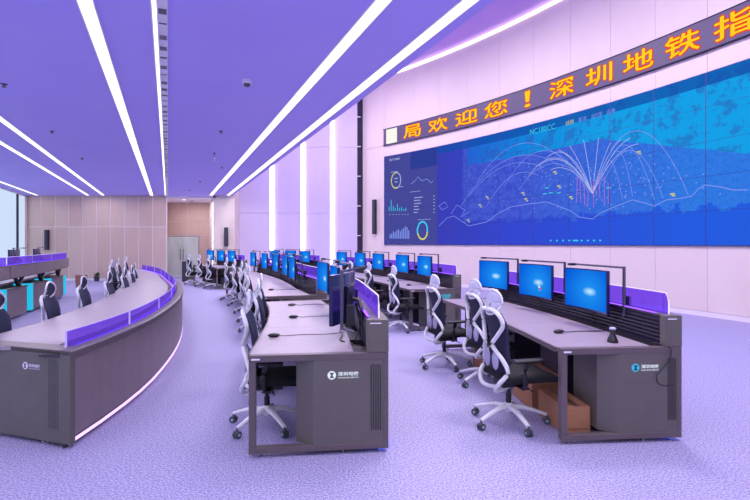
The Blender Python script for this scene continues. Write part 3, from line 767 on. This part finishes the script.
def make_chair():
    """faces +y, x to its right; origin on the floor under the gas lift"""
    r = empty('office_chair')
    for k in range(5):
        a = math.radians(90+72*k+54); dx, dy = math.cos(a), math.sin(a)
        pts = [(dx*.03, dy*.03, .155), (dx*.12, dy*.12, .15), (dx*.24, dy*.24, .115), (dx*.325, dy*.325, .085)]
        lg = MB().tube(pts, [.032, .028, .022, .018], 8, .75).build('leg', M['white_plastic'], r, True)
        cx, cy = dx*.325, dy*.325; q = Vector((-dy, dx, 0))
        cb = MB()
        for sg in (-1, 1):
            ctr = Vector((cx, cy, .031))+q*(.014*sg); o_ = len(cb.v); cb.lathe([(.030, -.010), (.031, 0), (.030, .010)], seg=12, axis='x')
            for i in range(o_, len(cb.v)):
                v = cb.v[i]; p = ctr+q*v[0]+Vector((dx, dy, 0))*v[1]+Vector((0, 0, v[2])); cb.v[i] = tuple(p)
        cb.tube([(cx, cy, .03), (cx, cy, .085)], .009, 6)
        cb.build('caster', M['caster'], lg, True)
        hb = MB()
        for sg in (0,):
            ctr = Vector((cx, cy, .031)); o_ = len(hb.v); hb.lathe([(.013, -.0275), (.013, .0275)], seg=10, axis='x')
            for i in range(o_, len(hb.v)):
                v = hb.v[i]; p = ctr+q*v[0]+Vector((dx, dy, 0))*v[1]+Vector((0, 0, v[2])); hb.v[i] = tuple(p)
        hb.build('caster_hub', M['caster_hub'], lg)
    MB().lathe([(.036, .11), (.045, .13), (.045, .17), (.03, .19)], seg=14).build('base_hub', M['white_plastic'], r, True)
    MB().lathe([(.024, .18), (.024, .27), (.015, .27), (.015, .36)], seg=12).build('gas_lift', M['black'], r, True)
    MB().box(-.09, .09, -.10, .14, .35, .405).box(-.26, .26, -.02, .05, .375, .39).tube([(.08, .05, .37), (.27, .08, .36)], .006, 6).build('mechanism', M['black'], r, bevel=.008)
    # seat: rounded cushion
    def seat(u, v):
        x = (u-.5)*.50; y = -.13+v*.48; e = min(1, 6*min(u, 1-u)); g = min(1, 6*min(v, 1-v))
        return (x*(.9+.1*math.sqrt(g)), y, .435+.03*math.sqrt(max(0, e*g))-.045*max(0, v-.75)*4*(v-.75)+.012*abs(u-.5))
    MB().grid(seat, 14, 14).build('seat', M['seat'], r, True, solid=.045)
    # S-shaped white back frame: two ribbons that pinch at the waist
    prof = [(.0, .03, .355), (-.09, .05, .325), (-.185, .11, .345), (-.185, .18, .42), (-.125, .215, .52), (-.145, .165, .62), (-.19, .07, .735), (-.17, .12, .83), (-.15, .175, .92), (-.17, .165, 1.0), (-.19, .10, 1.045), (-.195, .0, 1.05)]
    b = MB()
    for sg in (-1, 1):
        b.tube(spline([(sg*w, u, z) for u, w, z in prof], 4), .019, 8, 1.0)
    b.build('back_frame', M['white_plastic'], r, True)
    bp = [(.47, .15, -.10), (.60, .165, -.085), (.72, .16, -.095), (.85, .175, -.11), (.95, .185, -.135), (1.03, .15, -.165)]
    def back(u, v):
        k = v*(len(bp)-1); i = min(int(k), len(bp)-2); t = k-i
        z = bp[i][0]*(1-t)+bp[i+1][0]*t; w = bp[i][1]*(1-t)+bp[i+1][1]*t; y = bp[i][2]*(1-t)+bp[i+1][2]*t
        x = (u-.5)*2*w; return (x, y-.03*(1-(2*(u-.5))**2)+.01, z)
    MB().grid(back, 8, 15).build('backrest', M['mesh'], r, True, solid=.012)
    MB().sphere((-.075, -.165, .60), (.05, .022, .085)).sphere((.075, -.165, .60), (.05, .022, .085)).build('lumbar_pad', M['lumbar'], r, True)
    # headrest
    hc = (0, -.15, 1.115); n = 20; ringp = []
    for i in range(n):
        a = 2*math.pi*i/n; x = .135*math.cos(a)*(1+.0*math.sin(a)); z = .112*math.sin(a); y = .035*(abs(math.cos(a))**2)
        ringp.append((hc[0]+x, hc[1]+y-.02+.18*z, hc[2]+z))
    MB().tube(ringp, .011, 6, closed=True).tube([(0, -.195, 1.03), (0, -.20, 1.08), (0, -.175, 1.11)], .014, 6).build('headrest_frame', M['white_plastic'], r, True)
    def hr(u, v):
        a = 2*math.pi*u; k = v; x = .128*math.cos(a)*k; z = .105*math.sin(a)*k
        return (hc[0]+x, hc[1]+.035*(x/.135)**2-.02+.18*z, hc[2]+z)
    MB().grid(hr, 20, 3).build('headrest', M['light_mesh'], r, True, solid=.008)
    for sg in (-1, 1):
        ar = MB().tube(spline([(sg*.24, .0, .385), (sg*.275, .0, .42), (sg*.28, -.01, .52), (sg*.275, .02, .62)], 3), .016, 8, 1.4).build('armrest', M['black'], r, True)
        def pad(u, v, sg=sg): return (sg*.275+(u-.5)*.09, -.11+v*.26, .635-.006*(2*u-1)**2)
        MB().grid(pad, 6, 8).build('arm_pad', M['black'], ar, True, solid=.022)
    return r
def make_mouse():
    r = empty('mouse')
    MB().sphere((0, 0, .016), (.032, .055, .018), 12, 8).build('shell', M['black'], r, True)
    return r

proto = {'monitor': make_monitor(), 'chair': make_chair(), 'mouse': make_mouse()}
used = set()
def place(kind, loc, rz, label, cat, group, s=1.0):
    if kind in used: o = copy_tree(proto[kind])
    else: o = proto[kind]; used.add(kind)
    o.location = loc; o.rotation_euler = (0, 0, rz); o.scale = (s, s, s)
    if kind == 'chair': o.scale = (s, s, s*.955)
    tag(o, label, cat, group); return o

# ------------------------------------------------------------------ the rows
RB = Curve([(-.185, 3.72), (-.265, 4.4), (-.41, 5.5), (-.66, 6.7), (-1.03, 7.9), (-1.46, 9.1), (-1.82, 10.3), (-2.30, 11.7), (-2.87, 13.1), (-3.55, 14.6), (-4.3, 16.2), (-4.88, 17.6), (-5.82, 18.9), (-6.6, 19.9)])
RC = Curve([(2.19, 3.95), (2.12, 4.9), (2.00, 6.0), (1.78, 7.2), (1.47, 8.6), (1.06, 10.1), (.62, 11.4), (.12, 12.7), (-.42, 14.0), (-1.05, 15.3), (-1.8, 16.6), (-2.55, 17.7), (-3.3, 18.6), (-4.1, 19.5)])
RC.vs = .85
def monitors(c, ys, labels, z=.905, turn=None):
    for k, (y, lb_) in enumerate(zip(ys, labels)):
        p = c.at(y, .0, z); a = c.ang(y)+math.radians(turn[k] if turn else 0)
        o = place('monitor', tuple(p), a-math.pi/2, lb_, 'monitor', 'curved monitors on the consoles')
        if 'icons' in lb_:
            for (ix, iz, mm) in ((.06, .14, 'logo_white'), (.06, .10, 'logo_cyan'), (.09, .12, 'led_red')):
                MB().box(ix-.016, ix+.016, -.008, -.005, iz-.012, iz+.012).build('screen_icon', M[mm], o)
G = 'console rows'
rB1, ysB1, _ = console('long desk in the centre foreground with lit emblem on its end', RB, 3.73, 3, 1.17, ('logo_white', 'logo_white'))
rB2, ysB2, _ = console('five-screen desk in the middle row, behind the centre foreground desk', RB, 7.95, 5, 1.45)
rB3, ysB3, _ = console('farthest desk of the middle row, in front of the pale wall pier', RB, 17.2, 3, .95)
rC1, ysC1, _ = console('long desk in the right foreground with a box stored under it', RC, 3.95, 3, 1.17, ('logo_cyan', 'logo_white'))
rC2, ysC2, _ = console('five-screen desk in the right row, behind the right foreground desk', RC, 9.1, 5, 1.35)
rC3, ysC3, _ = console('farthest desk of the right row, by the vertical light lines', RC, 16.9, 3, 1.05)
# lettering on the end of the second desk of the right row
b_ = RC.at(9.1, 0, 0)
text_obj('logo_text', '深圳地铁', M['logo_cyan'], rC2, lambda x, y: RC.at(9.1, .08-x, .60+y, .001)-b_, 1, .02, (.25, .11))

monitors(RB, [4.35, 5.65, 6.8], ['dark glossy back of the nearest monitor on the centre desk', 'blue-lit monitor on the centre desk, middle of its three', 'blue-lit monitor on the centre desk, farthest of its three'], turn=(-19, 1, 2))
monitors(RB, [9.25, 10.35, 11.7, 13.1, 14.55], ['blue monitor on the middle row\'s second desk, nearest of five', 'blue monitor on the middle row\'s second desk, second nearest of five', 'blue monitor on the middle row\'s second desk, third of five',
    'blue monitor on the middle row\'s second desk, fourth from the front', 'blue monitor on the middle row\'s second desk, farthest of five'])
monitors(RB, [18.0, 18.85, 19.75], ['small far monitor on the last middle-row desk, nearest of three', 'small far monitor on the last middle-row desk, centre of three', 'small far monitor on the last middle-row desk, closest to the doors'])
monitors(RC, [4.97, 6.12, 7.33], ['large blue monitor at the right, nearest on the right foreground desk', 'blue monitor with icons, middle of three on the right foreground desk', 'blue monitor on the right foreground desk, farthest of three'], turn=(4, 5, 9))
monitors(RC, [10.2, 11.35, 12.75, 13.95, 15.2], ['blue monitor on the right row\'s second desk, nearest of five', 'blue monitor on the right row\'s second desk, second of five', 'blue monitor on the right row\'s second desk, third of five',
    'blue monitor on the right row\'s second desk, fourth from the front', 'blue monitor on the right row\'s second desk, farthest of five'])
monitors(RC, [17.55, 18.35, 19.2], ['far blue monitor on the last right-row desk, nearest of three', 'far blue monitor on the last right-row desk, centre of three', 'far blue monitor on the last right-row desk, leftmost of three'])

# taskbar icons on the middle screen of the right front desk
def chair(x, y, deg, label, s=1.0): return place('chair', (x, y, 0), math.radians(deg-90), label, 'chair', 'office chairs at the consoles', s)
chair(1.17, 4.38, 14, 'large white-framed mesh chair pushed to the right foreground desk, nearest')
chair(1.25, 5.62, 16, 'white-framed mesh chair just behind the nearest chair at the right foreground desk')
chair(.89, 6.42, 18, 'white-framed mesh chair at the far end of the right foreground desk')
ob1 = chair(-.93, 4.30, 8, 'white-framed chair tucked under the centre foreground desk, nearest one')
for ch in ob1.children:
    if ch.name.startswith('leg'): ch.rotation_euler.z = math.radians(30)
chair(-1.14, 5.55, 9, 'second chair along the centre foreground desk, partly hidden by the first')
chair(-1.36, 6.65, 12, 'third chair along the centre foreground desk, before the gap between desks')
for x, y, d, l in ((.47, 9.05, 18, 'white-framed chair at the second desk of the right row, nearest'), (.0, 10.5, 20, 'white-framed chair at the second desk of the right row, second in line'),
        (-.42, 11.3, 22, 'white-framed chair at the second desk of the right row, third in line'), (-.9, 12.5, 22, 'white-framed chair at the second desk of the right row, farthest')): chair(x, y, d, l)
def chair_at(c, y, label, v=.66):
    p = c.at(y, v, 0); chair(p.x, p.y, math.degrees(c.ang(y)), label)
for y, l in ((9.2, 'nearest of the cluster'), (10.35, 'second from the front'), (11.6, 'third from the front'), (12.95, 'fourth from the front'), (14.3, 'farthest')): chair_at(RB, y, 'chair at the second middle-row desk, '+l)
for y, l in ((17.95, 'right one of three'), (18.8, 'centre one of three'), (19.75, 'nearest the doors')): chair_at(RB, y, 'far chair before the last middle-row desk, '+l, .72)
for x, y, d, l in ((-3.45, 4.75, 8, 'dark chair cut off by the left edge behind the left counter'), (-3.72, 5.95, 10, 'navy-backed chair behind the left counter, second from the front'),
        (-3.93, 7.0, 12, 'navy-backed chair behind the left counter, third from the front'), (-4.18, 8.15, 14, 'navy-backed chair behind the left counter, fourth from the front'),
        (-4.55, 9.4, 16, 'dark chair at the middle of the left counter, first of the tight cluster'), (-5.0, 10.6, 18, 'dark chair in the tight cluster along the left counter, second'),
        (-5.55, 11.9, 22, 'dark chair in the tight cluster along the left counter, third')): 
    o = chair(x, y, d, l, .95)
    for ch in o.children:
        if ch.name.startswith('headrest') and 'frame' not in ch.name:
            ch.data = ch.data.copy(); ch.data.materials[0] = M['dark_mesh']
for x, y, d, l in ((-6.35, 12.4, 15, 'white-framed chair far along the left counter, leftmost of the far three'), (-6.85, 13.7, 20, 'white-framed chair far along the left counter, middle of the far three'), (-7.55, 15.5, 22, 'white-framed chair at the far tip of the left counter')): chair(x, y, d, l)

# mice with their cables
def mouse(c, y, v, label, cable=True):
    p = c.at(y, v, .749); a = c.ang(y)
    o = place('mouse', tuple(p), a+math.pi/2+.2, label, 'mouse', 'black mice on the desks')
    if cable:
        q = MB(); n = 12; pts = []
        for i in range(n+1):
            t = i/n; d = .05+t*(v-.02)
            w_ = .05*math.sin(t*7)*t
            pts.append((w_, -d, .012 if i == 0 else .004))
        q.tube(pts, .003, 5).build('cable', M['black'], o, True)
    return o
mouse(RB, 4.47, .62, 'black corded mouse on the centre foreground desk, nearest'); mouse(RB, 5.6, .48, 'black corded mouse on the centre foreground desk, middle one', False); mouse(RB, 6.7, .45, 'black corded mouse on the centre foreground desk, far one', False)
mouse(RB, 8.9, .45, 'black mouse near the front of the second middle-row desk', False)
mouse(RC, 4.62, .46, 'black corded mouse on the right foreground desk'); mouse(RC, 9.9, .48, 'black mouse on the second right-row desk, nearest', False); mouse(RC, 11.0, .48, 'black mouse on the second right-row desk, second', False); mouse(RC, 12.4, .48, 'black mouse on the second right-row desk, third', False)
# small dock with a pale head on the right desk
p = RC.at(4.17, .20, .749)
t = empty('desk_handset', tuple(p)); tag(t, 'small black stand with a pale round top on the right foreground desk', 'desk stand')
MB().lathe([(.045, 0), (.045, .02), (.03, .05), (.02, .075)], seg=8).build('base', M['black'], t)
MB().lathe([(.018, .07), (.024, .085), (.026, .105), (.024, .12)], seg=14).build('head', M['dark_body'], t, True); MB().lathe([(.026, .108), (.027, .118), (.018, .125)], seg=14).build('cap', M['lumbar'], t, True)
# loose cable hanging on the right desk end
def loose(name, pts, label, r=.004, mt='black'):
    P = spline(pts, 5); b0 = P[0]
    o = MB().tube([q-b0 for q in P], r, 6).build(name, M[mt], None, True); o.location = b0
    tag(o, label, 'cable'); return o
loose('loose_cable', [RC.at(3.95, -.09, .765, .12), RC.at(3.95, -.14, .757, .02), RC.at(3.95, -.17, .74, -.012), RC.at(3.95, -.165, .66, -.012), RC.at(3.95, -.09, .58, -.012), RC.at(3.95, -.035, .53, -.012), RC.at(3.95, -.05, .47, -.012), RC.at(3.95, -.12, .445, -.012), RC.at(3.95, -.20, .455, -.012)],
      'thin black cable hanging over the lit end of the right desk')
loose('loose_cable', [RB.at(3.85, -.08, .67), RB.at(4.3, -.07, .68), RB.at(4.7, -.06, .665), RB.at(5.2, -.07, .67), RB.at(5.7, -.05, .67)], 'black cable lying in the tray of the centre desk', .009)
loose('loose_cable', [RB.at(4.15, .02, .756), RB.at(4.25, .05, .756), RB.at(4.45, .02, .756), RB.at(4.7, .03, .756), RB.at(4.9, -.02, .756)], 'black cable coiled beside the edge-on monitor on the centre desk', .006)

# cardboard boxes under the right desk
def carton(c, y, v0, v1, ln, h, label):
    base = c.at(y, (v0+v1)/2, .0); t = empty('cardboard_box', tuple(base)); tag(t, label, 'box', 'cardboard boxes under the right desk')
    sweep(c, y, y+ln, rect(v1, v0, 0.002, h), base, 1).build('carton', M['card'], t, bevel=.004)
    vm = (v0+v1)/2
    sweep(c, y-.002, y+ln+.002, rect(vm+.025, vm-.025, h-.001, h+.002), base, 1).build('tape', M['tape'], t)
    sweep(c, y-.003, y-.0005, rect(v1-.015, v0+.015, .05, .055), base, 1).build('printed_line', M['tape'], t)
carton(RC, 4.13, .41, .64, .52, .235, 'low cardboard box at the near end under the right foreground desk')
carton(RC, 4.75, .30, .66, .5, .33, 'taller cardboard box behind the near box under the right desk')
carton(RC, 6.0, .38, .66, .55, .28, 'cardboard box under the far half of the right foreground desk')

# ------------------------------------------------------------------ left counter (row A): v=0 outer face
RA = Curve([(-2.32, 3.8), (-2.35, 4.6), (-2.48, 5.6), (-2.86, 7.2), (-3.39, 8.8), (-3.97, 10.2), (-4.82, 11.9), (-6.0, 14.2), (-7.6, 16.6)])
base = RA.at(3.8, 0, 0); ra = empty('curved_counter', tuple(base)); tag(ra, 'long curved counter with violet glass rail sweeping along the left', 'desk')
yA0, yA1 = 3.8, 16.6
sk = .26
def sw(name, y0, y1, prof, m, n=None, **k): return sweep(RA, y0, y1, prof, base, n).build(name, M[m], ra, **k)
# near end: plane turned a little toward the hall
def endp(v, z, u=0): 
    p0 = RA.at(yA0, 0, z); p1 = Vector((-3.36, 4.16, z)); dlen = (Vector((p1.x, p1.y))-Vector((p0.x, p0.y))).length
    d = (p1-p0)/dlen; n = Vector((d.y, -d.x, 0));  n = n if n.y > 0 else -n
    q = p0+d*v+n*u; return q-base
EL = (Vector((-3.36, 4.16))-Vector((-2.32, 3.8))).length
MB().prism([(0, .035), (EL, .035), (EL, .745), (0, .745)], 0, .05, lambda a, b, u: endp(a, b, u)).build('end_panel', M['desk_side'], ra, bevel=.006)
hm = MB()
for r in range(32):
    for q in range(6):
        v = .12+.0185*q; z = .14+r*.0165+(.008 if q % 2 else 0)
        hm.prism([(v, z), (v+.009, z), (v+.009, z+.009), (v, z+.009)], .001, -.0008, lambda a, b, u: endp(a, b, u))
hm.build('vent_hole', M['black'], ra)['kind'] = 'stuff'
# emblem and lettering on the end
lw_, lz, lv = .19, .605, .405
r_ = lw_*.15; ex = -lw_/2+r_
fnA = lambda x, y, u=-.003: endp(lv-x, lz+y, u)
MB().prism([(ex+r_*math.cos(i*math.pi/12), r_*math.sin(i*math.pi/12)) for i in range(24)], .0, -.002, lambda a, b, u: endp(lv-a, lz+b, u)).build('logo_emblem', M['logo_violet'], ra)
bm_ = MB()
for sg in (-1, 1): bm_.prism([(ex-.55*r_, sg*.62*r_), (ex+.55*r_, sg*.62*r_), (ex+.16*r_, 0), (ex-.16*r_, 0)], -.002, -.004, lambda a, b, u: endp(lv-a, lz+b, u))
bm_.build('logo_rail_mark', M['desk_edge'], ra)
text_obj('logo_text', '深圳地铁', M['logo_violet'], ra, lambda x, y: fnA(.034+x, y+.006), 1, .02, (.122, .026)); text_obj('logo_text', 'SHENZHEN METRO', M['logo_violet'], ra, lambda x, y: fnA(.034+x, y-.018), 1, .01, (.122, .008))
MB().prism([(-2.32, 3.8), (-3.36, 4.16), (-3.38, 4.3), (-2.33, 4.0)], .715, .749, lambda a, b, c_: Vector((a, b, c_))-base).build('end_top', M['desk_edge'], ra)
mods = []; y = yA0+.03
while y < yA1-.6:
    y2 = y
    for _ in range(4): y2 = RA.step(y2, .33)
    mods.append((y, min(y2, yA1))); y = y2
mods[-1] = (mods[-1][0], yA1)
for i, (a, b) in enumerate(mods):
    sw('fascia_panel', a+.002, b-.002, rect(0, .03, .085, .69), 'fascia')
    sw('top_rail', a, b, [(-.012, .69), (.09, .69), (.09, .752), (.01, .752), (-.012, .742)], 'desk_edge')
    sw('trough', a+.0, b, rect(.09, .25, .70, .722), 'dark_body')
    ai = a if i else a+.33
    sw('worktop', ai+.002, b-.002, rect(.25, 1.07, .715, .747), 'desk_top')
    sw('worktop_edge', ai+.002, b-.002, rect(1.07, 1.085, .70, .746), 'desk_edge')
    ga, gb = a+(.02 if i else .13), b-.02
    g_ = sw('glass_screen', ga, gb, rect(.115, .123, .722, .872), 'glass_light'); e = MB()
    sweep(RA, ga, gb, rect(.115, .123, .872, .876), base, None, e); sweep(RA, ga-.009, ga-.001, rect(.112, .126, .722, .876), base, 1, e)
    e.build('lit_edge', M['edge_soft'], g_)
    sw('led_line', ga+(.2 if i == 0 else 0), gb, rect(.15, .17, .722, .728), 'violet_led')
    sw('base_led', a, b, rect(-.004, .012, .045, .065), 'base_led')
    sw('plinth', a, b, rect(.05, .07, .0, .08), 'dark_body')
    sw('inner_panel', ai+.1, b-.02, rect(.45, .47, .05, .70), 'dark_body')
sw('worktop_infill', yA0+.22, yA0+.38, rect(.25, .95, .715, .747), 'desk_top', 1)
sw('far_end_panel', yA1, yA1+.03, rect(0, 1.07, .035, .748), 'desk_side', 1)
for v in (.05, .28, .32, .8):
    p = endp(v, 0, .04); MB().lathe([(.022, 0), (.022, .01), (.009, .012), (.009, .036)], (p.x, p.y, 0), 10).build('foot', M['chrome'], ra)
for a, b in mods[3::3]:
    MB().prism([(.47, .0), (1.0, .0), (1.0, .03), (.47, .03)], .03, .7, lambda v, u, z: RA.at(a, v, z, u)-base).build('leg_panel', M['dark_body'], ra)

# ------------------------------------------------------------------ left background consoles (row D), seen from behind
RD = Curve([(-6.35, 7.4), (-6.72, 8.6), (-7.2, 9.9), (-8.05, 12.3), (-8.75, 14.0), (-9.3, 15.3)])
based = RD.at(8.3, 0, 0); rd = empty('raised_console', tuple(based)); tag(rd, 'row of raised consoles with cyan-lit pedestals and violet glass in the left background', 'desk')
yy = [7.0, 8.4, 9.85, 11.4, 13.0, 14.95]
def sd(name, y0, y1, prof, m, **k): return sweep(RD, y0, y1, prof, based).build(name, M[m], rd, **k)
for i in range(5):
    a, b = yy[i]+.02, yy[i+1]-.02
    sd('upper_fascia', a, b, rect(0, .03, .88, 1.12), 'fascia'); sd('upper_box', a, b, rect(.03, .30, .86, 1.11), 'dark_body')
    sd('upper_cap', a-.01, b+.01, rect(-.01, .32, 1.12, 1.135), 'desk_edge')
    g_ = sd('glass_screen', a+.02, b-.02, rect(.06, .068, 1.135, 1.30), 'glass'); sweep(RD, a+.02, b-.02, rect(.058, .07, 1.30, 1.306), based).build('lit_edge', M['edge_lit'], g_)
    sd('led_line', a+.02, b-.02, rect(.10, .12, 1.136, 1.141), 'violet_led')
    sd('worktop', a, b, rect(.30, 1.1, .70, .74), 'desk_top')
    sd('pedestal', a+.05, b-.25, rect(.10, .70, .05, .62), 'fascia'); sd('pedestal_top', a+.03, b-.23, rect(.08, .72, .62, .645), 'desk_edge')
    sd('lit_end_panel', a, a+.05, rect(.08, .45, .05, .66), 'cyan_glass')
    br = MB(); m_ = yy[i+1]-.45
    for s_ in (-.16, .16):
        br.tube([RD.at(m_, .2, .64)-based, RD.at(m_, .2, .88, s_*1.6)-based], .045, 6)
    br.build('bracket', M['black'], rd)
sd('lit_end_panel', 15.0, 15.05, rect(.09, .6, .05, .62), 'cyan_glass')
for i, (y, l) in enumerate(((9.5, 'dark monitor seen from behind on the raised left console, at the left edge'), (11.7, 'dark monitor seen from behind on the raised left console, middle'), (13.6, 'dark monitor seen from behind on the raised left console, near its far end'))):
    p = RD.at(y, .5, 1.02); place('monitor', tuple(p), RD.ang(y)-math.pi/2, l, 'monitor', 'monitors on the raised consoles')
# plant, bin and dark cabinet by the back wall
t = empty('potted_plant', (-11.55, 20.75, 0)); tag(t, 'small green potted plant at the foot of the wood wall', 'plant')
MB().lathe([(.09, 0), (.12, .2), (.11, .2), (.10, .17)], seg=14).build('pot', M['dark_body'], t, True)
lv_ = MB(); random.seed(5)
for k in range(36):
    a = random.uniform(0, 6.28); e_ = random.uniform(.3, 1.3); L_ = random.uniform(.14, .26)
    d = Vector((math.cos(a)*math.cos(e_), math.sin(a)*math.cos(e_), math.sin(e_))); sd_ = Vector((-math.sin(a), math.cos(a), 0))*.035
    c0 = Vector((0, 0, .19)); n_i = len(lv_.v)
    lv_.v += [tuple(c0), tuple(c0+d*L_*.5+sd_), tuple(c0+d*L_), tuple(c0+d*L_*.5-sd_)]; lv_.f.append((n_i, n_i+1, n_i+2, n_i+3))
lv_.build('foliage', M['leaf'], t)['kind'] = 'stuff'
t = empty('waste_bin', (-9.25, 15.75, 0)); tag(t, 'reddish brown bin beside the far end of the raised consoles', 'bin')
MB().lathe([(.15, 0), (.17, .5), (.17, .55)], seg=16).build('bin_body', M['bin'], t, True); MB().lathe([(.175, .55), (.175, .575), (.12, .59)], seg=16).build('lid', M['tape'], t, True)
t = empty('low_cabinet', (-7.75, 20.6, 0)); tag(t, 'low black cabinet in front of the glass doors', 'cabinet')
MB().box(-.13, .13, -.2, .2, .04, .82).build('body', M['black'], t, bevel=.006); MB().box(-.11, .11, -.212, -.201, .07, .79).build('door', M['dark_body'], t)
MB().box(-.14, .14, -.21, .21, .82, .84).build('top', M['desk_edge'], t); MB().box(-.12, .12, -.18, .18, 0, .04).build('plinth', M['dark_body'], t)
